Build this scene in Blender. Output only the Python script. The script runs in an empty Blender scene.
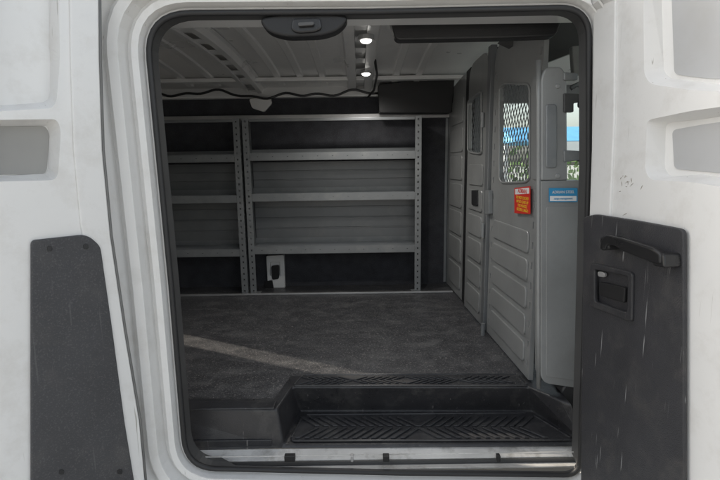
import bpy, bmesh, math, random
from mathutils import Vector, Matrix
random.seed(4)
EYE=1.45; F=460.0
scene=bpy.context.scene; col=scene.collection
M=Matrix.Rotation(math.radians(81),3,'X') @ Matrix.Rotation(math.radians(-0.8),3,'Z')
CAM=Vector((0,0,EYE))
cd=bpy.data.cameras.new('camera'); cam=bpy.data.objects.new('camera',cd); col.objects.link(cam)
cam.matrix_world=Matrix.Translation(CAM)@M.to_4x4(); cd.sensor_width=36; cd.lens=F/720*36; cd.clip_end=3000; cd.clip_start=.02
scene.camera=cam
scene.view_settings.view_transform='Standard'; scene.view_settings.look='None'; scene.view_settings.exposure=0
def ray(px,py): return M@Vector(((px-360)/F,-(py-240)/F,-1))
def P(px,py,Y):
    r=ray(px,py); return CAM+r*(Y/r.y)
def PZ(px,py,z):
    r=ray(px,py); return CAM+r*((z-EYE)/r.z)
def PL(px,py,pl):
    r=ray(px,py); p,n=pl; return CAM+r*((p-CAM).dot(n)/r.dot(n))
def yplane(Y): return (Vector((0,Y,0)),Vector((0,-1,0)))
ZF=P(300,293,3.05).z
# ---------- materials
def mat(name,base,rough=.5,metal=0,var=.15,vscale=6,bump=.0,bscale=200,coat=0,dirt=None,dirt_amt=.5,dscale=4,emit=0,stretch=None,scratch=0,scol=(.3,.3,.3),fleck=0,thr=.70):
    m=bpy.data.materials.new(name); m.use_nodes=True; nt=m.node_tree; N=nt.nodes; Lk=nt.links
    b=N['Principled BSDF']; b.inputs['Roughness'].default_value=rough; b.inputs['Metallic'].default_value=metal
    b.inputs['Coat Weight'].default_value=coat; b.inputs['Coat Roughness'].default_value=.25
    tc=N.new('ShaderNodeTexCoord'); mp=N.new('ShaderNodeMapping'); Lk.new(tc.outputs['Object'],mp.inputs[0])
    if stretch: mp.inputs['Scale'].default_value=stretch
    n1=N.new('ShaderNodeTexNoise'); n1.inputs['Scale'].default_value=vscale; n1.inputs['Detail'].default_value=6; Lk.new(mp.outputs[0],n1.inputs[0])
    cr=N.new('ShaderNodeValToRGB'); cr.color_ramp.elements[0].position=.3; cr.color_ramp.elements[1].position=.7
    c=Vector(base); lo=c*(1-var); hi=c*(1+var*.6)
    cr.color_ramp.elements[0].color=(*lo,1); cr.color_ramp.elements[1].color=(*[min(.95,h) for h in hi],1)
    Lk.new(n1.outputs[0],cr.inputs[0]); out=cr.outputs[0]
    def layer(src,p0,p1,amt,c,out):
        r2=N.new('ShaderNodeValToRGB'); r2.color_ramp.elements[0].position=p0; r2.color_ramp.elements[1].position=p1
        r2.color_ramp.elements[1].color=(amt,)*3+(1,); Lk.new(src,r2.inputs[0])
        mx=N.new('ShaderNodeMixRGB'); mx.inputs[2].default_value=(*c,1); Lk.new(r2.outputs[0],mx.inputs[0]); Lk.new(out,mx.inputs[1]); return mx.outputs[0]
    if dirt:
        n2=N.new('ShaderNodeTexNoise'); n2.inputs['Scale'].default_value=dscale; n2.inputs['Detail'].default_value=10; n2.inputs['Roughness'].default_value=.7
        Lk.new(mp.outputs[0],n2.inputs[0]); out=layer(n2.outputs[0],.5,.74,dirt_amt,dirt,out)
    if scratch:
        for rot in((.5,.3,0),(-.7,.9,.6)):
            m2=N.new('ShaderNodeMapping'); m2.inputs['Rotation'].default_value=rot; m2.inputs['Scale'].default_value=(110,110,4.5); Lk.new(tc.outputs['Object'],m2.inputs[0])
            n4=N.new('ShaderNodeTexNoise'); n4.inputs['Scale'].default_value=1; n4.inputs['Detail'].default_value=2; Lk.new(m2.outputs[0],n4.inputs[0])
            out=layer(n4.outputs[0],thr,thr+.05,scratch,scol,out)
    if fleck:
        n5=N.new('ShaderNodeTexNoise'); n5.inputs['Scale'].default_value=220; n5.inputs['Detail'].default_value=2; Lk.new(tc.outputs['Object'],n5.inputs[0])
        out=layer(n5.outputs[0],.55,.68,fleck,scol,out)
    Lk.new(out,b.inputs['Base Color'])
    mr=N.new('ShaderNodeMapRange'); mr.inputs['To Min'].default_value=max(.02,rough-.1); mr.inputs['To Max'].default_value=min(1,rough+.12); Lk.new(n1.outputs[0],mr.inputs[0]); Lk.new(mr.outputs[0],b.inputs['Roughness'])
    if bump:
        n3=N.new('ShaderNodeTexNoise'); n3.inputs['Scale'].default_value=bscale; n3.inputs['Detail'].default_value=3; Lk.new(tc.outputs['Object'],n3.inputs[0])
        bp=N.new('ShaderNodeBump'); bp.inputs['Strength'].default_value=bump; bp.inputs['Distance'].default_value=.003; Lk.new(n3.outputs[0],bp.inputs['Height']); Lk.new(bp.outputs[0],b.inputs['Normal'])
    if emit:
        b.inputs['Emission Color'].default_value=(1,.97,.9,1); b.inputs['Emission Strength'].default_value=emit
    return m
WHITE=mat('white_paint',(.76,.755,.74),.32,0,.02,3,coat=.35,dirt=(.38,.34,.28),dirt_amt=.24,dscale=10,scratch=.7,scol=(.2,.18,.14),thr=.735)
RWHITE=mat('recess_shade_paint',(.46,.465,.47),.5,0,.08,3,dirt=(.36,.34,.3),dirt_amt=.3)  # white paint darkened to put recess shade into the colour
SILLW=mat('dirty_sill_paint',(.62,.61,.59),.45,0,.2,9,dirt=(.14,.125,.1),dirt_amt=.8,dscale=12)
ROOF=mat('roof_paint',(.68,.68,.675),.3,.1,.06,4,coat=.3,dirt=(.4,.39,.37),dirt_amt=.3)
GREY=mat('grey_steel',(.30,.306,.305),.33,.2,.1,5,bump=.08,bscale=300,dirt=(.2,.2,.195),dirt_amt=.45,scratch=.4,scol=(.5,.5,.5),thr=.74)
SHELF=mat('shelf_steel',(.245,.256,.264),.35,.3,.12,6,dirt=(.36,.36,.35),dirt_amt=.55,dscale=9)
BACKP=mat('back_panel_steel',(.18,.188,.196),.4,.3,.12,5,dirt=(.26,.26,.255),dirt_amt=.4,dscale=6)
DARKG=mat('dark_steel',(.1,.1,.1),.5,.4,.1)
SILVER=mat('aluminium',(.5,.5,.5),.45,.7,.1)
CARPET=mat('dark_liner',(.04,.041,.048),.9,0,.3,15,bump=.6,bscale=400,dirt=(.08,.08,.085),dirt_amt=.5,scol=(.1,.1,.11),fleck=.5)
FLOOR=mat('rubber_floor',(.050,.051,.056),.42,0,.25,14,bump=.5,bscale=250,dirt=(.2,.2,.195),dirt_amt=.42,dscale=7,stretch=(1,1.6,1),scratch=.7,scol=(.26,.25,.24),fleck=.5,thr=.65)
PLAST=mat('black_plastic',(.034,.034,.037),.3,0,.2,8,bump=.3,bscale=350,dirt=(.14,.138,.13),dirt_amt=.45,dscale=9,scratch=.5,scol=(.22,.21,.2),thr=.71)
TRIM=mat('dark_trim_plastic',(.013,.013,.014),.45,0,.2,8,bump=.3,bscale=350)
TREAD=mat('tread_rubber',(.045,.045,.048),.27,0,.15,9,dirt=(.13,.128,.122),dirt_amt=.45,dscale=6)
PANEL=mat('door_panel_board',(.058,.058,.062),.55,0,.12,10,bump=.7,bscale=500,dirt=(.11,.105,.1),dirt_amt=.5,dscale=7,scratch=.3,scol=(.17,.17,.17),fleck=.3,thr=.71)
PANELR=mat('door_panel_plastic',(.036,.036,.04),.46,0,.12,10,bump=.5,bscale=400,dirt=(.095,.09,.085),dirt_amt=.6,dscale=8,scratch=.8,scol=(.36,.36,.36),thr=.705)
RUB=mat('rubber_seal',(.02,.02,.021),.5,0,.2)
BLK=mat('black_gloss',(.018,.018,.019),.3,0,.1)
RED=mat('red_vinyl',(.65,.03,.02),.4,0,.05); YEL=mat('yellow_vinyl',(.85,.6,.05),.4,0,.05); BLUE=mat('blue_vinyl',(.04,.28,.52),.4,0,.05); WV=mat('white_vinyl',(.8,.8,.8),.4,0,.02)
LENS=mat('lamp_lens',(.9,.9,.9),.3,0,.01,emit=7)
PLATE=mat('white_plastic',(.7,.7,.69),.4,0,.05)
HEADL=mat('headliner_fabric',(.3,.3,.29),.9,0,.1,20)
GLASS=bpy.data.materials.new('window_glass'); GLASS.use_nodes=True
_n=GLASS.node_tree; _n.nodes.clear(); _o=_n.nodes.new('ShaderNodeOutputMaterial'); _t=_n.nodes.new('ShaderNodeBsdfTransparent'); _t.inputs[0].default_value=(.9,.94,.93,1)
_g=_n.nodes.new('ShaderNodeBsdfGlossy'); _g.inputs['Roughness'].default_value=.02; _m=_n.nodes.new('ShaderNodeMixShader'); _m.inputs[0].default_value=.06
_n.links.new(_t.outputs[0],_m.inputs[1]); _n.links.new(_g.outputs[0],_m.inputs[2]); _n.links.new(_m.outputs[0],_o.inputs[0])
ASPH=mat('concrete_ground',(.36,.35,.33),.85,0,.15,2,bump=.4,bscale=60,dirt=(.25,.24,.22),dirt_amt=.4)
LEAF=mat('hedge_leaf',(.12,.2,.05),.6,0,.4,8)
# ---------- objects
def thing(name,label,cat,loc,group=None):
    o=bpy.data.objects.new(name,None); col.objects.link(o); o.location=loc; o['label']=label; o['category']=cat
    o.empty_display_size=.1
    if group:o['group']=group
    return o
def link(name,me,m,parent=None,bevel=0,smooth=False,solid=0,seg=2):
    o=bpy.data.objects.new(name,me); col.objects.link(o)
    if m: me.materials.append(m)
    if parent:
        o.parent=parent
        if parent.type=='EMPTY': o.matrix_parent_inverse=Matrix.Translation(-Vector(parent.location))
    if solid:
        s=o.modifiers.new('s','SOLIDIFY'); s.thickness=solid; s.offset=0
    if bevel:
        b=o.modifiers.new('b','BEVEL'); b.width=bevel; b.segments=seg; b.limit_method='ANGLE'; b.angle_limit=math.radians(35); b.harden_normals=False
    if smooth:
        for p in me.polygons: p.use_smooth=True
    return o
def fin(name,bm,m,parent=None,bevel=0,smooth=False,solid=0,recalc=True,seg=2):
    if recalc: bmesh.ops.recalc_face_normals(bm,faces=bm.faces)
    me=bpy.data.meshes.new(name); bm.to_mesh(me); bm.free()
    return link(name,me,m,parent,bevel,smooth,solid,seg)
def B(): return bmesh.new()
def box(bm,x0,x1,y0,y1,z0,z1):
    vs=[bm.verts.new((x,y,z)) for x in(x0,x1) for y in(y0,y1) for z in(z0,z1)]
    for f in((0,1,3,2),(4,6,7,5),(0,4,5,1),(2,3,7,6),(0,2,6,4),(1,5,7,3)): bm.faces.new([vs[i] for i in f])
def prism(bm,pts,off):
    a=[bm.verts.new(p) for p in pts]; b=[bm.verts.new(Vector(p)+off) for p in pts]; n=len(a)
    bm.faces.new(a); bm.faces.new(b[::-1])
    for i in range(n): bm.faces.new((a[i],b[i],b[(i+1)%n],a[(i+1)%n]))
def tube(bm,pts,r,closed=False,n=10):
    pts=[Vector(p) for p in pts]; N=len(pts); rings=[]; ref=None
    for i,p in enumerate(pts):
        a=pts[(i-1)%N] if (closed or i>0) else p; b=pts[(i+1)%N] if (closed or i<N-1) else p
        t=(b-a).normalized()
        if ref is None: ref=t.orthogonal().normalized()
        ref=(ref-t*ref.dot(t)).normalized(); bi=t.cross(ref)
        rings.append([bm.verts.new(p+(ref*math.cos(2*math.pi*k/n)+bi*math.sin(2*math.pi*k/n))*r) for k in range(n)])
    for i in range(N if closed else N-1):
        A=rings[i];Bq=rings[(i+1)%N]
        for k in range(n): bm.faces.new((A[k],A[(k+1)%n],Bq[(k+1)%n],Bq[k]))
    if not closed: bm.faces.new(rings[0]); bm.faces.new(rings[-1][::-1])
def rp(pts,r,n=5):
    out=[];N=len(pts)
    for i in range(N):
        p=Vector(pts[i][:2]); rr=pts[i][2] if len(pts[i])>2 else r
        a=Vector(pts[i-1][:2])-p; b=Vector(pts[(i+1)%N][:2])-p
        d=min(rr,a.length*.48,b.length*.48)
        if d<.01: out.append((p.x,p.y)); continue
        s=p+a.normalized()*d; e=p+b.normalized()*d
        for k in range(n+1):
            t=k/n; q=s*(1-t)**2+p*2*t*(1-t)+e*t*t; out.append((q.x,q.y))
    return out
def cut(o,bmc):
    bmesh.ops.recalc_face_normals(bmc,faces=bmc.faces)
    me=bpy.data.meshes.new('c'); bmc.to_mesh(me); bmc.free(); c=bpy.data.objects.new('c',me); col.objects.link(c)
    m=o.modifiers.new('bool','BOOLEAN'); m.object=c; m.operation='DIFFERENCE'; m.solver='EXACT'
    saved=[(x,x.show_viewport) for x in o.modifiers if x!=m]
    for x,_ in saved: x.show_viewport=False
    bpy.context.view_layer.update()
    dg=bpy.context.evaluated_depsgraph_get(); nm=bpy.data.meshes.new_from_object(o.evaluated_get(dg))
    o.modifiers.remove(m); o.data=nm
    for x,_ in saved: x.show_viewport=True
    bpy.data.objects.remove(c)
def taper_cutter(poly,pl,off,dep,inset):
    n=pl[1]; top=[PL(x,y,pl)+n*off for x,y in poly]; c=sum(top,Vector())/len(top)
    bm=B(); L=[]
    for h,k in((.004,-.004*inset/dep),(0,0),(-dep,inset)):
        L.append([bm.verts.new(p+(c-p).normalized()*k+n*h) for p in top])
    N=len(top)
    for A_,B_ in zip(L,L[1:]):
        for i in range(N): bm.faces.new((A_[i],A_[(i+1)%N],B_[(i+1)%N],B_[i]))
    bm.faces.new(L[0]); bm.faces.new(L[-1][::-1]); return bm
def slab(name,poly,pl,th,m,parent,bevel=.003,cuts=(),off=None,seg=2,taper=0):
    n=pl[1]; o=n*(off or 0)
    bm=B(); prism(bm,[PL(x,y,pl)+o for x,y in poly],-n*th); ob=fin(name,bm,m,parent,bevel,seg=seg)
    for cp,dep in cuts:
        if taper: c=taper_cutter(cp,pl,off or 0,dep,taper)
        else:
            c=B(); prism(c,[PL(x,y,pl)+o+n*.01 for x,y in cp],-n*(dep+.01))
        cut(ob,c)
    return ob
def perf(bm,o,u,v,L,W,pitch,hl,hw):
    n=max(1,round(L/pitch)); c=L/n
    def q(a,b,d,e): bm.faces.new([bm.verts.new(o+u*x+v*y) for x,y in((a,d),(b,d),(b,e),(a,e))])
    for i in range(n):
        s=i*c; q(s,s+c,0,(W-hw)/2); q(s,s+c,(W+hw)/2,W); q(s,s+(c-hl)/2,(W-hw)/2,(W+hw)/2); q(s+(c+hl)/2,s+c,(W-hw)/2,(W+hw)/2)
def text(name,s,loc,rotz,size,m,parent,wscale=1):
    cu=bpy.data.curves.new('t','FONT'); cu.body=s; cu.size=size; cu.align_x='CENTER'; cu.align_y='CENTER'; cu.extrude=.0004
    t=bpy.data.objects.new('t',cu); col.objects.link(t); bpy.context.view_layer.update()
    me=bpy.data.meshes.new_from_object(t.evaluated_get(bpy.context.evaluated_depsgraph_get())); bpy.data.objects.remove(t)
    me.transform(Matrix.Translation(loc)@Matrix.Rotation(rotz,4,'Z')@Matrix.Rotation(math.pi/2,4,'X')@Matrix.Diagonal((wscale,1,1,1)))
    me.materials.clear()
    return link(name,me,m,parent)
X_,Y_,Z_=Vector((1,0,0)),Vector((0,1,0)),Vector((0,0,1))
XR=-2.35; XC=1.95; YW=3.25; YO=1.40
def rz(Y): return EYE+.575-.06*((Y-2.35)/.85)**2
van=thing('cargo_van','white cargo van seen through its open side doors','van',(0,2.3,0))
# ---------- floor
FY=PZ(230,402,ZF).y
f_pts=[Vector((XR,YW,ZF)),Vector((.74,YW,ZF)),Vector((.74,PZ(520,378,ZF).y,ZF))]+[PZ(x,y,ZF) for x,y in((520,378),(292,379),(276,401))]+[Vector((XR,FY,ZF))]
bm=B(); prism(bm,f_pts,Vector((0,0,-.03))); fin('cargo_floor',bm,FLOOR,van)
bm=B(); box(bm,XR+.02,.62,3.0,3.018,ZF+.001,ZF+.012); fin('floor_trim',bm,SILVER,van,.002)
bm=B(); box(bm,.76,XC,1.45,YW,ZF-.2,ZF-.17); fin('cab_floor',bm,CARPET,van)
# ---------- far wall (driver side)
zl0=P(300,98,YW).z
bm=B(); box(bm,XR,.8,YW,YW+.04,ZF-.05,zl0); fin('wall_liner',bm,CARPET,van)
bm=B(); box(bm,XR,.8,YW-.03,YW+.06,zl0+.002,EYE+.58); fin('cant_rail',bm,ROOF,van,.01)
bm=B(); box(bm,XR,.62,YW-.03,YW-.002,P(300,120,YW).z,P(300,115,YW).z); fin('wall_rail',bm,SILVER,van,.003)
bm=B(); box(bm,.8,XC,YW,YW+.05,ZF-.3,EYE+.58); o=fin('driver_door',bm,BACKP,van,.004)
c=B(); prism(c,[(.98,YW-.1,EYE-.12),(1.85,YW-.1,EYE-.12),(1.7,YW-.1,EYE+.42),(.98,YW-.1,EYE+.42)],Vector((0,.3,0))); cut(o,c)
bm=B(); box(bm,.97,1.86,YW+.02,YW+.025,EYE-.13,EYE+.43); fin('window_glass',bm,GLASS,o)
# unseen rear doors, slot added to throw the sun streak on the floor
S1=PZ(187,340,ZF); S2=PZ(392,384,ZF); sl=(S2.y-S1.y)/(S2.x-S1.x)
YS=S1.y+(XR-S1.x)*sl; EL=math.radians(24); hd=math.hypot(1,sl)
def zs(x,z): return z+(x-XR)*hd*math.tan(EL)
z0=zs(S1.x-.2,ZF); z1=zs(.68,ZF-.125)
z1=min(z1,rz(YS)-.004); ztop=EYE+.64
w0,w1=.062,.05
bm=B(); box(bm,XR-.004,XR,1.3,YS-w0,.45,ztop); box(bm,XR-.004,XR,YS+w0,YW+.08,.45,ztop)
box(bm,XR-.004,XR,YS-w0,YS+w0,.45,z0); box(bm,XR-.004,XR,YS-w0,YS+w0,z1,ztop)
for s in(1,-1): prism(bm,[(XR-.004,YS+s*w0,z0),(XR-.004,YS+s*w0,z1),(XR-.004,YS+s*w1,z1)],Vector((.004,0,0)))
fin('rear_door_sun_slot',bm,WHITE,van)
# ---------- roof
NY=24; ys=[1.36+(YW+.05-1.36)*i/NY for i in range(NY+1)]
for nm,dz,m_ in(('roof_panel',.03,ROOF),('shading_roof_skin',.15,WHITE)):  # unseen outer skin added high to keep sun off the right door
    bm=B(); vs=[(bm.verts.new((XR-.002,y,rz(y)+dz)),bm.verts.new((XC+.1,y,rz(y)+dz))) for y in ys]
    for a,b in zip(vs,vs[1:]): bm.faces.new((a[0],a[1],b[1],b[0]))
    fin(nm,bm,m_,van,smooth=True,solid=.01)
def rib(xc,w):
    bm=B(); prof=[(-w/2-.02,.022),(-w/2,.020),(-w/2+.012,-.009),(-.028,-.012),(-.026,-.002),(.026,-.002),(.028,-.012),(w/2-.012,-.009),(w/2,.020),(w/2+.02,.022)]
    yy=[1.58+(YW-.03-1.58)*i/40 for i in range(41)]
    rows=[[bm.verts.new((xc+x,y,rz(y)+z)) for x,z in prof] for y in yy]
    for j in range(40):
        for k in range(len(prof)-1):
            if k==4 and j%5 in(1,2,3): continue
            bm.faces.new((rows[j][k],rows[j][k+1],rows[j+1][k+1],rows[j+1][k]))
    return fin('roof_rib',bm,ROOF,van,solid=.003)
rib(-.70,.13); rib(.015,.17); rib(-1.5,.13)
def bead(xc,w,h=.010):
    bm=B(); yy=[1.62+(YW-.1-1.62)*i/24 for i in range(25)]
    prof=[(-w/2,.026),(-w/2+.008,.026-h),(w/2-.008,.026-h),(w/2,.026)]
    rows=[[bm.verts.new((xc+x,y,rz(y)+z)) for x,z in prof] for y in yy]
    for j in range(24):
        for k in range(3): bm.faces.new((rows[j][k],rows[j][k+1],rows[j+1][k+1],rows[j+1][k]))
    fin('roof_bead',bm,ROOF,van)
for x in(-.50,-.36,-.22,.24,.38,-.92,-1.1): bead(x,.05)
bm=B(); box(bm,XR,.74,2.98,3.04,rz(3.0)-.004,rz(3.0)+.02); fin('roof_cross_rail',bm,ROOF,van,.004)
bm=B(); box(bm,XR,.74,1.425,1.60,EYE+.455,EYE+.56); fin('roof_header',bm,ROOF,van,.012)
slab('header_trim',rp([(388,12),(566,9),(556,36),(500,38),(396,40)],5),yplane(1.615),.05,TRIM,van,.006)
slab('overhead_trim',rp([(378,84),(455,76),(452,113),(379,113)],3),yplane(3.10),.1,TRIM,van,.006)
slab('cab_headliner',rp([(500,40),(592,14),(600,42),(548,62)],2),yplane(2.0),.05,DARKG,van,.006)
o=slab('door_striker',rp([(258,18,14),(282,12,14),(326,11,14),(350,16,14),(340,30,12),(322,36,12),(284,37,12),(266,31,12)],12),yplane(1.40),.05,TRIM,van,.012,seg=4)
slab('striker_plate',rp([(292,18),(320,17),(322,29),(314,32),(298,33),(291,30)],4),yplane(1.392),.014,BLK,o,.005)
slab('striker_loop',rp([(298,22),(314,21),(314,25),(298,26)],2),yplane(1.380),.01,DARKG,o,.002)
# ---------- door opening frame
loop_px=rp([(187,467,30),(172,285,0),(160,160,0),(146,14,46),(370,12.5,0),(588,8,30),(588,160,0),(583,350,0),(579,474,16),(400,472,0)],0,8)
lp=[P(x,y,YO) for x,y in loop_px]
ds=[]
for i in range(len(lp)):
    a,b=lp[i],lp[(i+1)%len(lp)]; k=max(1,int((b-a).length/.06))
    for t in range(k): ds.append(a.lerp(b,t/k))
lp=ds
cx=sum(p.x for p in lp)/len(lp); cz=sum(p.z for p in lp)/len(lp)
def offs(d,Y):
    out=[];n=len(lp)
    for i in range(n):
        t=lp[(i+1)%n]-lp[i-1]; nn=Vector((t.z,0,-t.x)).normalized()
        if nn.dot(lp[i]-Vector((cx,lp[i].y,cz)))<0: nn=-nn
        q=lp[i]+nn*d
        if nn.x>.5: q=lp[i]+nn*min(d,.02+d*.12)
        out.append(Vector((q.x,Y,q.z)))
    return out
def loft(name,loops,m,bev):
    bm=B(); R=[[bm.verts.new(p) for p in L] for L in loops]
    for A,C in zip(R,R[1:]):
        for i in range(len(A)): bm.faces.new((A[i],A[(i+1)%len(A)],C[(i+1)%len(A)],C[i]))
    return fin(name,bm,m,van,bevel=bev)
loops=[offs(0,1.408),offs(.016,1.40),offs(.022,1.372),offs(.040,1.368),offs(.045,1.388),offs(.058,1.388),offs(.065,1.343),offs(.092,1.338),offs(.098,1.361),offs(.112,1.361),offs(.121,1.316),offs(.135,1.30)]
big=[]
for p in loops[-1]:
    dx,dz=p.x-cx,p.z-cz; s=1e9
    if dx>0: s=min(s,(.98-cx)/dx)
    if dx<0: s=min(s,(XR-cx)/dx)
    if dz>0: s=min(s,(EYE+.70-cz)/dz)
    if dz<0: s=min(s,(.2-cz)/dz)
    big.append(Vector((cx+dx*s,1.30,cz+dz*s)))
loops.append(big)
bs=loft('body_side',loops,WHITE,.002)
ZT=ZF-.125
fl=offs(-.003,1.45)
for p in fl:
    if p.z<ZT-.015: p.y=1.409
loft('opening_flange',[fl,offs(-.001,1.404)],DARKG,0)
bm=B(); tube(bm,[p+Vector((0,-.006,0)) for p in lp],.0085,True,10); fin('weatherstrip',bm,RUB,van,smooth=True)
bm=B(); box(bm,.985,XC,1.30,1.36,.3,EYE+.60); o=fin('front_door',bm,WHITE,van,.004)
c=B(); prism(c,[(1.08,1.2,EYE-.12),(1.85,1.2,EYE-.12),(1.7,1.2,EYE+.42),(1.08,1.2,EYE+.42)],Vector((0,.3,0))); cut(o,c)
bm=B(); box(bm,1.07,1.86,1.325,1.33,EYE-.13,EYE+.43); fin('window_glass',bm,GLASS,o)
bm=B(); prism(bm,[(XC+.1,1.3,EYE+.5),(XC+.12,1.3,EYE+.5),(XC+.75,1.3,EYE-.2),(XC+.73,1.3,EYE-.2)],Vector((0,2,0))); fin('windscreen',bm,GLASS,van)
bm=B(); box(bm,XC-.1,XC+.75,1.36,YW,ZF+.1,EYE-.21); fin('dashboard',bm,TRIM,van,.03)
# ---------- step well
u0,u1,u2,u3=[PZ(x,y,ZF+.004) for x,y in((277,409),(292,387),(528,387),(560,400))]
l0,l1,l2,l3=[PZ(x,y,ZT) for x,y in((284,445),(300,411),(532,411),(582,443))]
bm=B()
L0=PZ(150,398,ZF+.004); L1=PZ(150,408,ZF+.004); 
k0=PZ(274,399,ZF+.004); k1=PZ(291,376,ZF+.004); k2=PZ(526,375,ZF+.004); k3=PZ(562,386,ZF+.004)
R1=Vector((.74,k3.y,ZF+.004)); R0=Vector((.74,u3.y-.03,ZF+.004)); Rb=Vector((.775,l3.y,ZT))
Lb=Vector((L1.x,l0.y,ZT-.005))
V={n:bm.verts.new(p) for n,p in dict(L0=L0,L1=L1,k0=k0,k1=k1,k2=k2,k3=k3,u0=u0,u1=u1,u2=u2,u3=u3,l0=l0,l1=l1,l2=l2,l3=l3,R1=R1,R0=R0,Rb=Rb,Lb=Lb).items()}
for f in('L0 k0 u0 L1','k0 k1 u1 u0','k1 k2 u2 u1','k2 k3 u3 u2','k3 R1 R0 u3','u0 u1 l1 l0','u1 u2 l2 l1','u2 u3 l3 l2','l0 l1 l2 l3','L1 u0 l0 Lb','u3 R0 Rb l3'):
    bm.faces.new([V[k] for k in f.split()])
lipz=Vector((0,-.004,-.010))
for a,b in(('Lb','l0'),('l0','l3'),('l3','Rb')):
    v=[V[a],V[b],bm.verts.new(V[b].co+lipz),bm.verts.new(V[a].co+lipz)]; bm.faces.new(v)
fin('step_well',bm,PLAST,van,bevel=.010,seg=4)
bm=B(); box(bm,L1.x,u0.x-.01,u0.y-.006,u0.y+.045,ZF+.005,ZF+.012); fin('sill_moulding',bm,PLAST,van,.003)
bm=B(); box(bm,L1.x,u0.x-.02,l0.y-.003,l0.y+.02,ZT-.004,ZT+.022); fin('sill_moulding',bm,PLAST,van,.003)
bm=B(); prism(bm,[P(x,y,1.60) for x,y in rp([(560,406,8),(562,388,12),(572,381,10),(585,385,8),(585,430,3),(574,432,10)],3,8)],Vector((0,.12,0))); fin('step_cheek',bm,PLAST,van,.016,seg=4)
def tread(name,poly,z,rows,h=.005):
    bm=B(); prism(bm,[PZ(x,y,z+.005) for x,y in poly],Vector((0,0,-.004)))
    for (xa,ya,xb,yb,w,n,pr,g,sk) in rows:
        a=PZ(xa,ya,z+.005); b=PZ(xb,yb,z+.005)
        for i in range(n):
            t=(i+.5)/n; c=a.lerp(b,t); s=1 if (i//g)%2==0 else -1
            if i%g==g-1: continue
            for sg in(1,-1):
                q=c+Vector((0,sg*w*.25,0)); dd=Vector((w*sk*s*sg*-1,w*.22,0)); p_=Vector((pr,0,0))
                prism(bm,[q-dd-p_,q-dd+p_,q+dd+p_,q+dd-p_],Vector((0,0,h)))
    for i in range(len(poly)):
        a=PZ(*poly[i],z+.005); b=PZ(*poly[(i+1)%len(poly)],z+.005)
        if (b-a).length>.03: tube(bm,[a,b],.004,n=6)
    return fin(name,bm,TREAD,van,.0012,seg=1)
tread('upper_tread',rp([(293,386),(303,375),(518,374),(528,385.5)],2),ZF+.004,[(304,381,516,380,.06,28,.0065,7,.4)],.005)
tread('lower_tread',rp([(290,441),(303,415),(530,413),(574,440)],4),ZT,[(304,428,544,428,.15,26,.0085,13,.22)],.007)
bm=B(); yb=l0.y; zs_=P(400,470,1.408).z+.004
prism(bm,[(-.60,yb-.004,ZT-.012),(.745,yb-.004,ZT-.012),(.745,1.452,ZT-.030),(-.60,1.452,ZT-.030)],Vector((0,.006,-.01)))
prism(bm,[(-.60,1.446,ZT-.046),(.745,1.446,ZT-.046),(.73,1.410,zs_),(-.58,1.410,zs_)],Vector((0,.006,-.01)))
sp_=fin('sill_panel',bm,SILLW,van,.002)
bm=B(); box(bm,-.60,.745,1.446,1.45,ZT-.052,ZT-.032); fin('sill_track',bm,DARKG,van)
a=P(200,457,1.44); bm=B(); box(bm,-.56,.72,1.436,1.440,a.z-.001,a.z+.002); fin('sill_strip',bm,SILLW,van,.001)
for x,w in((290,12),(386,7),(352,3),(498,4)):
    q=P(x,457,1.425); bm=B(); box(bm,q.x-w*.0015,q.x+w*.0015,1.414,1.432,q.z-.012,q.z+.010); fin('sill_clip',bm,TRIM if x!=352 else SILVER,van,.002)
# ---------- roof lamps
for py in(38,72):
    q=PZ(366,py,EYE+.545); bm=B(); bmesh.ops.create_cone(bm,cap_ends=True,segments=32,radius1=.036,radius2=.034,depth=.02,matrix=Matrix.Translation(q+Vector((0,0,0)))); o=fin('roof_lamp',bm,SILVER,van,.002)
    bm=B(); bmesh.ops.create_uvsphere(bm,u_segments=24,v_segments=12,radius=.024,matrix=Matrix.Translation(q+Vector((0,0,-.010)))@Matrix.Diagonal((1,1,.5,1))); fin('lamp_lens',bm,LENS,o,smooth=True)
    ld=bpy.data.lights.new('lamp_light','SPOT'); ld.energy=13; ld.shadow_soft_size=.03; ld.spot_size=math.radians(160); ld.spot_blend=.8; ld.color=(1,.97,.92); lo=bpy.data.objects.new('lamp_light',ld); col.objects.link(lo); lo.location=q+Vector((0,0,-.03)); lo.parent=o
# ---------- wiring along far roof edge
pts=[]
for i in range(60):
    t=i/59; x=160+t*218; y=93+2.2*math.sin(t*19)+1.5*math.sin(t*41)+ (4*math.sin((t-.35)*9) if .35<t<.7 else 0); pts.append(P(x,y,3.14))
bm=B(); tube(bm,pts,.008,n=8); w=fin('wiring_harness',bm,BLK,None,smooth=True); w['label']='black wiring harness strung along the top of the far cargo wall'; w['category']='wiring'
bm=B(); tube(bm,[P(375,60,2.6),P(377,75,2.8),P(374,90,3.05),P(368,97,3.14)],.007,n=8); fin('wire_branch',bm,BLK,w,smooth=True)
slab('roof_bracket',rp([(249,99),(270,96),(272,103),(264,112),(252,108)],2),yplane(3.16),.02,ROOF,van,.003)
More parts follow.
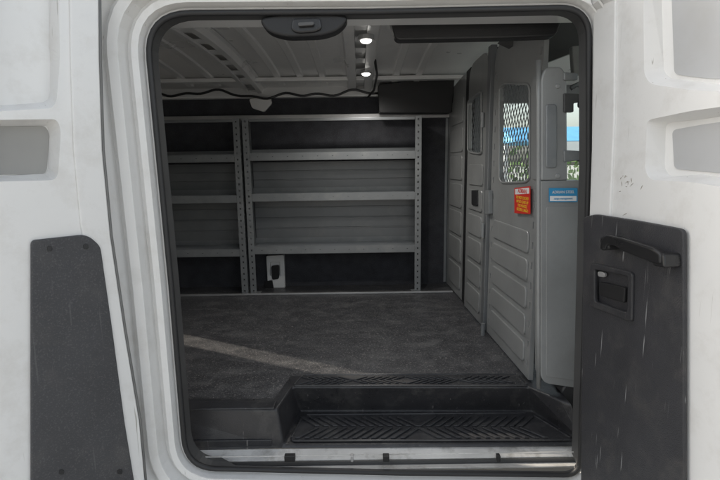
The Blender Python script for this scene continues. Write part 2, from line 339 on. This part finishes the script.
# ---------- shelving
YF=3.03
def shelf_unit(xa,xb,label,lvl=(152,193,246)):
    X0=P(xa,200,YF).x; X1=P(xb,200,YF).x; zt=P(330,117,YF).z
    t=thing('shelving_unit',label,'shelving',((X0+X1)/2,3.14,ZF))
    for X,sg in((X0,1),(X1,-1)):
        bm=B(); W=.04
        perf(bm,Vector((X,YF,ZF+.004)),Z_,X_*sg,zt-ZF-.004,W,.04,.012,.009)
        perf(bm,Vector((X,YF,ZF+.004)),Z_,Y_,zt-ZF-.004,.03,.04,.012,.009)
        fin('upright',bm,SHELF,t,solid=.0025,recalc=False)
        bm=B(); prism(bm,[(X+sg*.003,YF+.032,ZF+.30),(X+sg*.003,YW-.005,ZF+.30),(X+sg*.003,YW-.005,zt-.01),(X+sg*.003,YF+.032,zt-.01)],Vector((sg*.002,0,0))); fin('end_panel',bm,SHELF,t)
        bm=B(); box(bm,min(X,X+sg*.06),max(X,X+sg*.06),YF,YF+.07,ZF+.0005,ZF+.005); fin('foot',bm,SHELF,t,.001)
    bm=B(); box(bm,X0+.042,X1-.042,YF+.003,YF+.02,zt-.022,zt-.004); fin('top_rail',bm,SHELF,t,.002)
    zz=[P(330,y,YF).z for y in lvl]
    for i,z in enumerate(zz):
        bm=B(); x0,x1=X0+.005,X1-.005
        perf(bm,Vector((x0+.036,YF-.002,z-.047)),X_,Z_,x1-x0-.072,.047,.1,.008,.003)
        box(bm,x0,x1,YF+.004,YW-.006,z-.008,z-.004)
        box(bm,x0,x1,YW-.010,YW-.006,z-.004,z+.03)
        box(bm,x0+.036,x1-.036,YF-.002,YF+.012,z-.049,z-.0465)
        n=6
        for k in range(1,n):
            yk=YF+.004+(YW-YF-.02)*k/n; box(bm,x0+.03,x1-.03,yk-.004,yk+.004,z-.004,z-.0015)
        fin('shelf',bm,SHELF,t,solid=0,recalc=False)
    for (za,zb) in((zz[1]+.03,zz[0]-.055),(zz[2]+.03,zz[1]-.03)):
        bm=B(); n=max(3,int((zb-za)/.062)); prev=None
        prof=[]
        for k in range(n):
            a=za+(zb-za)*k/n; c=(zb-za)/n
            prof+=[(a,YW-.012),(a+c*.86,YW-.012),(a+c*.89,YW-.016),(a+c*.96,YW-.016)]
        prof.append((zb,YW-.012))
        for z,y in prof:
            cur=(bm.verts.new((X0+.01,y,z)),bm.verts.new((X1-.01,y,z)))
            if prev: bm.faces.new((prev[0],prev[1],cur[1],cur[0]))
            prev=cur
        fin('back_panel',bm,BACKP,t,solid=.002)
    return t
shelf_unit(246,421,'wide grey steel shelving unit with perforated uprights, beside the partition')
shelf_unit(95,243,'left grey steel shelving unit, partly hidden behind the door pillar',(153,194,248))
pl=thing('electrical_box','white electrical bracket with black socket low on the wall under the wide shelves','electrical box',P(275,288,3.2))
o=slab('bracket',rp([(266,256),(284,255),(285,289),(268,290)],1.5),yplane(3.20),.04,PLATE,pl,.003,cuts=[(rp([(270,262),(280,262),(280,276),(270,276)],1.5),.025)])
slab('socket',rp([(271,266),(279,265),(279,279),(272,280)],2),yplane(3.19),.02,BLK,pl,.003)
slab('clip',rp([(264,282),(272,280),(274,290),(265,291)],1.5),yplane(3.185),.01,BLK,pl,.002)
# ---------- partition
A=P(447,200,YW); Bp=PZ(539,392,ZF); A=Vector((A.x,A.y,0)); Bq=Vector((Bp.x,Bp.y,0))
dv=(Bq-A).normalized(); nrm=Vector((dv.y,-dv.x,0)); 
if nrm.x>0: nrm=-nrm
PP=(A,nrm)
part=thing('partition','grey steel bulkhead partition with mesh windows closing off the cab','partition',(Bp.x,2.4,ZF))
def s_at(px): 
    q=PL(px,200,PP); return (q-A).dot(dv)
def pt(s,z): q=A+dv*s; return Vector((q.x,q.y,z))
def pslab(name,xa,xb,m,win=None,th=.018,off=0,top=-.02,parent=part,slots=(),rc=0):
    s0,s1=s_at(xa),s_at(xb); n=14
    def zt_(u):
        e=min(u,s1-s0-u); d=0
        if rc and e<rc: d=rc-math.sqrt(max(0,rc*rc-(rc-e)**2))
        return rz((A+dv*(s0+u)).y)+top-d*.8
    us=sorted(set([ (s1-s0)*k/n for k in range(n+1)]+([rc*k/5 for k in range(6)]+[(s1-s0)-rc*k/5 for k in range(6)] if rc else [])),reverse=True)
    pts=[pt(s0,ZF+.01),pt(s1,ZF+.01)]+[pt(s0+u,zt_(u)) for u in us]
    pts=[p+nrm*off for p in pts]
    bm=B(); prism(bm,pts,-nrm*th); o=fin(name,bm,m,parent,.004)
    if win:
        c=B(); prism(c,[PL(x,y,PP)+nrm*(off+.05) for x,y in win],-nrm*.15); cut(o,c)
    if slots:
        c=B()
        for px_ in slots:
            s=s_at(px_)
            for k in range(16):
                z=ZF+.06+k*.078
                if z>rz(2.2)-.1: break
                prism(c,[pt(s-.006,z)+nrm*(off+.03),pt(s+.006,z)+nrm*(off+.03),pt(s+.006,z+.026)+nrm*(off+.03),pt(s-.006,z+.026)+nrm*(off+.03)],-nrm*(.03+.008))
        cut(o,c)
    return o
def lattice(name,poly,parent,step=.022):
    q=[PL(x,y,PP) for x,y in poly]; uv=[((p-A).dot(dv),p.z) for p in q]
    bm=B(); umin=min(u for u,_ in uv);umax=max(u for u,_ in uv); vmin=min(v for _,v in uv);vmax=max(v for _,v in uv)
    for ang in(math.radians(58),math.radians(-58)):
        d=Vector((math.cos(ang),math.sin(ang))); n=Vector((-d.y,d.x)); c0=Vector(((umin+umax)/2,(vmin+vmax)/2)); Rr=math.hypot(umax-umin,vmax-vmin)
        k=-int(Rr/step)
        while k*step<Rr:
            o=c0+n*(k*step); ts=[]
            for i in range(len(uv)):
                a=Vector(uv[i]);b=Vector(uv[(i+1)%len(uv)]); e=b-a; den=d.x*e.y-d.y*e.x
                if abs(den)<1e-9: continue
                w=a-o; t=(w.x*e.y-w.y*e.x)/den; s=(w.x*d.y-w.y*d.x)/den
                if 0<=s<1: ts.append(t)
            if len(ts)>=2:
                a=o+d*(min(ts)-.004); b=o+d*(max(ts)+.004); h=n*.0022
                prism(bm,[pt(*(a-h))-nrm*.004,pt(*(b-h))-nrm*.004,pt(*(b+h))-nrm*.004,pt(*(a+h))-nrm*.004],-nrm*.002)
            k+=1
    return fin(name,bm,BACKP,parent)
def emboss(xa,xb,zlist,parent,m=GREY,h=.007,name='pressed_panel',off=0):
    s0,s1=s_at(xa),s_at(xb)
    for z0,z1 in zlist:
        bm=B(); r=.02; pts=[]
        for (cx_,cz_,a0) in((s0+r,z0+r,180),(s1-r,z0+r,270),(s1-r,z1-r,0),(s0+r,z1-r,90)):
            for k in range(5):
                a=math.radians(a0+k*22.5); pts.append(pt(cx_+r*math.cos(a),cz_+r*math.sin(a)))
        prism(bm,[p+nrm*(h+off) for p in pts],-nrm*(h+.002)); fin(name,bm,m,parent,.0065,seg=3)
def zl(z0,z1,n,gap=.024): 
    c=(z1-z0)/n; return [(z0+c*i+gap/2,z0+c*(i+1)-gap/2) for i in range(n)]
pa=pslab('wing_panel',447.5,464,GREY,rc=.08); emboss(450,462,zl(ZF+.05,EYE+.42,7),pa)
wb=rp([(471,101),(485,90),(485,154),(471,152)],4)
pb=pslab('sliding_door',468.5,487,GREY,wb,off=.012,rc=.1); lattice('mesh_screen',wb,pb,.034); emboss(471,485,zl(ZF+.05,P(478,162,2.5).z,6),pb,off=.012)
wc=rp([(502,87),(507,83),(531,84),(533,88),(533,178),(529,182),(505,183),(502,179)],4)
pc=pslab('fixed_panel',492.5,539.5,GREY,wc,off=.01,slots=(494.8,537),rc=.1,top=-.03); lattice('mesh_screen',wc,pc,.028)
zc=P(515,222,1.95).z
emboss(497,534,zl(ZF+.05,zc,5),pc,off=.01)
pslab('frame_post',464,468.2,TRIM,th=.03,off=.002); pslab('frame_post',487.2,489,TRIM,th=.03,off=.004); pslab('frame_post',489,492,BACKP,th=.03,off=.026)
pslab('frame_post',445,447,SHELF,th=.03,off=.02)
for y in(120,230,330):
    q=PL(490,y,PP); bm=B(); tube(bm,[q+nrm*.036+Vector((0,0,-.035)),q+nrm*.036+Vector((0,0,.035))],.010,n=12); fin('hinge',bm,SHELF,part,smooth=False)
slab('door_latch',rp([(476,190),(482,190),(482,206),(476,205)],1.5),PP,.02,BLK,pb,.003,off=.026)
slab('latch_bar',rp([(491,190),(495,190),(495,214),(491,214)],1),PP,.02,SHELF,pc,.003,off=.03)
def rim(poly,r,parent,o=.012):
    bm=B(); tube(bm,[PL(x,y,PP)+nrm*o for x,y in poly],r,True,8); fin('window_rim',bm,GREY,parent,smooth=True)
rim(wc,.005,pc); rim(wb,.005,pb,.018)
slab('end_column',rp([(541,78,4),(545,67,6),(562,66,6),(567,76,4),(568,180.5,0),(541,180.5,0)],3),yplane(1.588),.09,GREY,part,.006)
hp=slab('handle_plate',rp([(546,104),(557,104),(557,168),(546,168)],3),yplane(1.582),.008,SHELF,part,.004,seg=3)
for y in(84,174):
    slab('bolt',rp([(556,y),(560,y),(560,y+4),(556,y+4)],2),yplane(1.583),.006,SILVER,part,.001)
sh=slab('side_shroud',rp([(541,181,1),(583,180,3),(582,389,3),(541,383,10)],1,6),yplane(1.585),.06,GREY,part,.004)
bm=B(); tube(bm,[P(538.5,y,1.60)+Vector((0,0,0)) for y in(60,100,150,200,260,320,388)],.0085,n=14); fin('edge_tube',bm,GREY,part,smooth=True)
slab('shroud_seam',rp([(546,206),(579,206),(578,381),(546,377)],4),yplane(1.582),.004,GREY,sh,.003)
hb=slab('latch_bracket',rp([(564,93),(584,94),(584,101),(574,103),(574,112),(564,112)],1.5),yplane(1.58),.02,DARKG,part,.003)
bm=B(); q=P(579,104,1.56); tube(bm,[q,q+Vector((.02,0,0))],.012,n=14); fin('latch_knob',bm,BLK,hb)
slab('hinge_bracket',rp([(564,150),(583,151),(583,160),(564,162)],1.5),yplane(1.58),.02,SHELF,part,.003)
slab('hinge_bracket',rp([(564,72),(578,73),(578,80),(564,80)],1.5),yplane(1.58),.02,SHELF,part,.003)
# stickers
lb=slab('blue_sticker',rp([(549,188),(577.5,188),(577.5,202),(549,202)],.5),yplane(1.5805),.0015,BLUE,sh,0)
text('lettering','ADRIAN STEEL',P(563.3,192.2,1.579),0,.0135,WV,lb,.86)
slab('sticker_band',[(550,196),(576.5,196),(576.5,201),(550,201)],yplane(1.5797),.0006,WV,lb,0)
text('lettering','cargo management',P(563.3,198.5,1.5785),0,.0085,BLUE,lb)
rs=slab('red_sticker',rp([(519.5,188),(535.8,186),(535.8,214),(519.5,213)],.5),PP,.0015,RED,pc,0,off=.0215)
ang=math.atan2(dv.y,dv.x)
def pm(x,y,o): return PL(x,y,PP)+nrm*o
slab('sticker_band',[(520.5,189),(534.8,187.5),(534.8,193.5),(520.5,194.3)],PP,.0006,WV,rs,0,off=.0219)
text('lettering','ADRIAN',pm(527.8,191.2,.0224),ang,.024,RED,rs)
for i,y in enumerate((198,202,206,210)):
    text('lettering',['DO NOT EXCEED','RATED LOAD OF','THIS VEHICLE','SECURE CARGO'][i],pm(527.8,y,.0222),ang,.016,YEL,rs)
bm=B(); tube(bm,[P(x,y,1.85) for x,y in((571,88),(578,84),(586,92),(588,110),(586,150),(580,160),(571,156))],.010,n=8); fin('grab_handle',bm,SHELF,van,smooth=True)
slab('pillar_trim',rp([(572,46),(592,44),(592,72),(574,76)],2),yplane(1.9),.03,HEADL,van,.004)
# ---------- left (rear) side door
H=P(108,240,1.26); dl=Vector((-math.cos(math.radians(48)),-math.sin(math.radians(48)),0)); nl=Vector((-dl.y,dl.x,0))
if nl.y>0: nl=-nl
LP_=(Vector((H.x,H.y,0)),nl)
le=[(100,-60),(101,60),(104,150),(112,235),(126,330),(141,420),(152,540)]
door=slab('rear_side_door',le+[(-60,560),(-60,-60)],LP_,.06,WHITE,van,.006,
  cuts=[(rp([(-15,-100),(57,-100),(60,60),(56,108),(-15,112)],10),.04),(rp([(-15,120),(57,119),(61,130),(58,180),(-15,182)],9),.04)],seg=3,taper=.018)
slab('recess_shade_plate',rp([(-9,125),(50,125),(54,133),(51,174),(-9,175)],7),LP_,.002,mat('recess_shade_grey',(.31,.305,.29),.6,0,.1),door,0,off=-.0375)  # grey plate paints the shade inside the left door recess
inner=[(68,-60),(70,60),(73,150),(80,225),(97,330),(112,420),(124,540)]
slab('door_edge_band',[(x-2.5,y) for x,y in le]+inner[::-1],LP_,.010,WHITE,door,.004,off=.007,seg=3)
slab('trim_panel',rp([(30,240,5),(86,234,16),(99,246,5),(111,330,0),(123,420,0),(136,500,0),(139,540,0),(30,560,0)],3,8),LP_,.012,PANEL,door,.003,off=.013)
for (x,y) in((48,248),(84,246),(118,470),(60,470)):
    slab('panel_clip',rp([(x-2.5,y-2.5),(x+2.5,y-2.5),(x+2.5,y+2.5),(x-2.5,y+2.5)],2),LP_,.003,RUB,door,.001,off=.0155)
bm=B(); tube(bm,[PL(x-1,y,LP_)+nl*.002 for x,y in le],.004,n=8); fin('door_seal',bm,mat('grey_seal',(.16,.16,.155),.6),door,smooth=True)
# ---------- right (front) side door
H2=P(593,240,1.33)
dr=Vector((.14,-.99,0)).normalized(); nr=Vector((dr.y,-dr.x,0)); 
if nr.x>0: nr=-nr
RP_=(Vector((H2.x,H2.y,0)),nr)
re=[(593,-60),(593,60),(592,150),(589,240),(586,360),(584,540)]
rd=slab('front_side_door',re+[(800,620),(800,-120)],RP_,.06,WHITE,van,.006,
  cuts=[(rp([(643,-60),(770,-110),(770,94),(690,90),(650,84),(644,74)],6),.04),(rp([(647,120),(690,111),(770,100),(770,194),(690,182),(650,180),(645,170)],6),.04)],seg=3,taper=.016)
slab('recess_shade_plate',rp([(656,-40),(750,-90),(750,80),(690,78),(660,74)],5),RP_,.002,RWHITE,rd,0,off=-.0375)
slab('recess_shade_plate',rp([(658,130),(690,124),(750,116),(750,178),(690,172),(660,169)],5),RP_,.002,RWHITE,rd,0,off=-.0375)
slab('door_edge_band',[(595,-60),(618,-60),(616,120),(611,230),(592,228),(594,150),(595,60)],RP_,.010,WHITE,rd,.004,off=.006,seg=3)
CH=mat('chipped_primer',(.3,.27,.23),.7)
random.seed(11)
for i in range(16):
    x=628+random.gauss(0,5); y=180+random.gauss(0,10); x=max(x,620)
    L=random.uniform(.3,2.6); an=random.uniform(0,3.1); w_=random.uniform(.12,.4)
    d=Vector((math.cos(an),math.sin(an))); n_=Vector((-d.y,d.x))
    ps=[Vector((x,y))+d*(a*L)+n_*(b*w_) for a,b in((-1,0),(-.3,1),(.4,.6),(1,-.1),(.2,-1),(-.5,-.7))]
    slab('paint_chip',[(p.x,p.y) for p in ps],RP_,.0006,CH,rd,0,off=.0008)
tp=slab('trim_panel',rp([(588,217,3),(600,214,4),(640,220,0),(690,229,6),(690,560,0),(585,520,0)],3),RP_,.010,PANELR,rd,.003,off=.016,
  cuts=[(rp([(598,263),(640,273),(639,320),(598,305)],4),.009)])
slab('pull_handle',rp([(622,238),(627,234),(643,237),(677,247),(685,253),(685,263),(677,262),(657,255),(643,250),(637,245),(628,244),(625,250),(620,248)],3,6),RP_,.02,BLK,rd,.006,off=.062,seg=3)
slab('handle_base',rp([(619,237),(628,235),(629,249),(620,250)],3),RP_,.05,BLK,rd,.004,off=.058)
slab('handle_base',rp([(673,251),(687,253),(688,267),(675,265)],3),RP_,.05,BLK,rd,.004,off=.058)
slab('latch_bezel',rp([(597,262),(641,272),(640,322),(597,306)],4),RP_,.012,PLAST,rd,.003,off=.024,cuts=[(rp([(602,269),(636,276),(635,312),(602,301)],3),.02)])
slab('latch_lever',rp([(605,281),(632,287),(631,303),(605,295)],3),RP_,.012,BLK,rd,.003,off=.020)
slab('lock_knob',rp([(604,271),(611,272),(611,277),(604,276)],2),RP_,.008,SILVER,rd,.001,off=.020)
# ---------- ground and outside
bm=B(); s=600
box(bm,-s,s,-s,s,-.1,0); g=fin('ground',bm,ASPH); g['kind']='structure'
bm=B()
for i in range(9000):
    c=Vector((random.uniform(-1,14),9+random.gauss(0,.6),abs(random.gauss(.8,.5)))); 
    if c.z>1.8: continue
    a=Vector([random.gauss(0,1) for _ in range(3)]).normalized()*.07; b=a.orthogonal().normalized()*.05
    bm.faces.new([bm.verts.new(c+a),bm.verts.new(c+b),bm.verts.new(c-a),bm.verts.new(c-b)])
hd_=fin('hedge',bm,LEAF,recalc=False); hd_['kind']='stuff'
cp=thing('canopy','blue canopy on white posts beyond the driver window','canopy',(3.2,7,0))
for x in(2.2,4.2):
    bm=B(); box(bm,x-.03,x+.03,6.97,7.03,0,1.9); fin('post',bm,WV,cp)
bm=B(); prism(bm,[(2.1,6.3,1.76),(2.1,7,2.0),(2.1,7.7,1.76)],Vector((2.2,0,0))); fin('cover',bm,mat('canopy_blue',(.15,.5,.9),.6),cp)
bm=B(); box(bm,2.3,2.62,6.27,6.29,1.46,1.75); fin('valance',bm,mat('valance_red',(.85,.12,.08),.6),cp)
bm=B(); box(bm,2.75,3.3,6.27,6.29,1.5,1.75); fin('valance',bm,WV,cp)
# ---------- light
w=bpy.data.worlds.new('World'); scene.world=w; w.use_nodes=True; nt=w.node_tree
bg=nt.nodes['Background']; sky=nt.nodes.new('ShaderNodeTexSky'); sky.sky_type='NISHITA'; sky.sun_disc=False
td=Vector((1,sl,0)).normalized(); az=math.atan2(-td.x,-td.y)
sky.sun_elevation=EL; sky.sun_rotation=az%(2*math.pi); sky.dust_density=4; sky.air_density=1.2
hs=nt.nodes.new('ShaderNodeHueSaturation'); hs.inputs['Saturation'].default_value=.35; hs.inputs['Value'].default_value=2.55
nt.links.new(sky.outputs[0],hs.inputs['Color']); nt.links.new(hs.outputs[0],bg.inputs[0]); bg.inputs[1].default_value=.15
sd=bpy.data.lights.new('sun','SUN'); sd.energy=5; sd.angle=math.radians(.5); sd.color=(1,.9,.76); so=bpy.data.objects.new('sun',sd); col.objects.link(so)
td3=Vector((td.x,td.y,-math.tan(EL))).normalized(); so.rotation_euler=td3.to_track_quat('-Z','Y').to_euler(); so.location=(0,0,6)
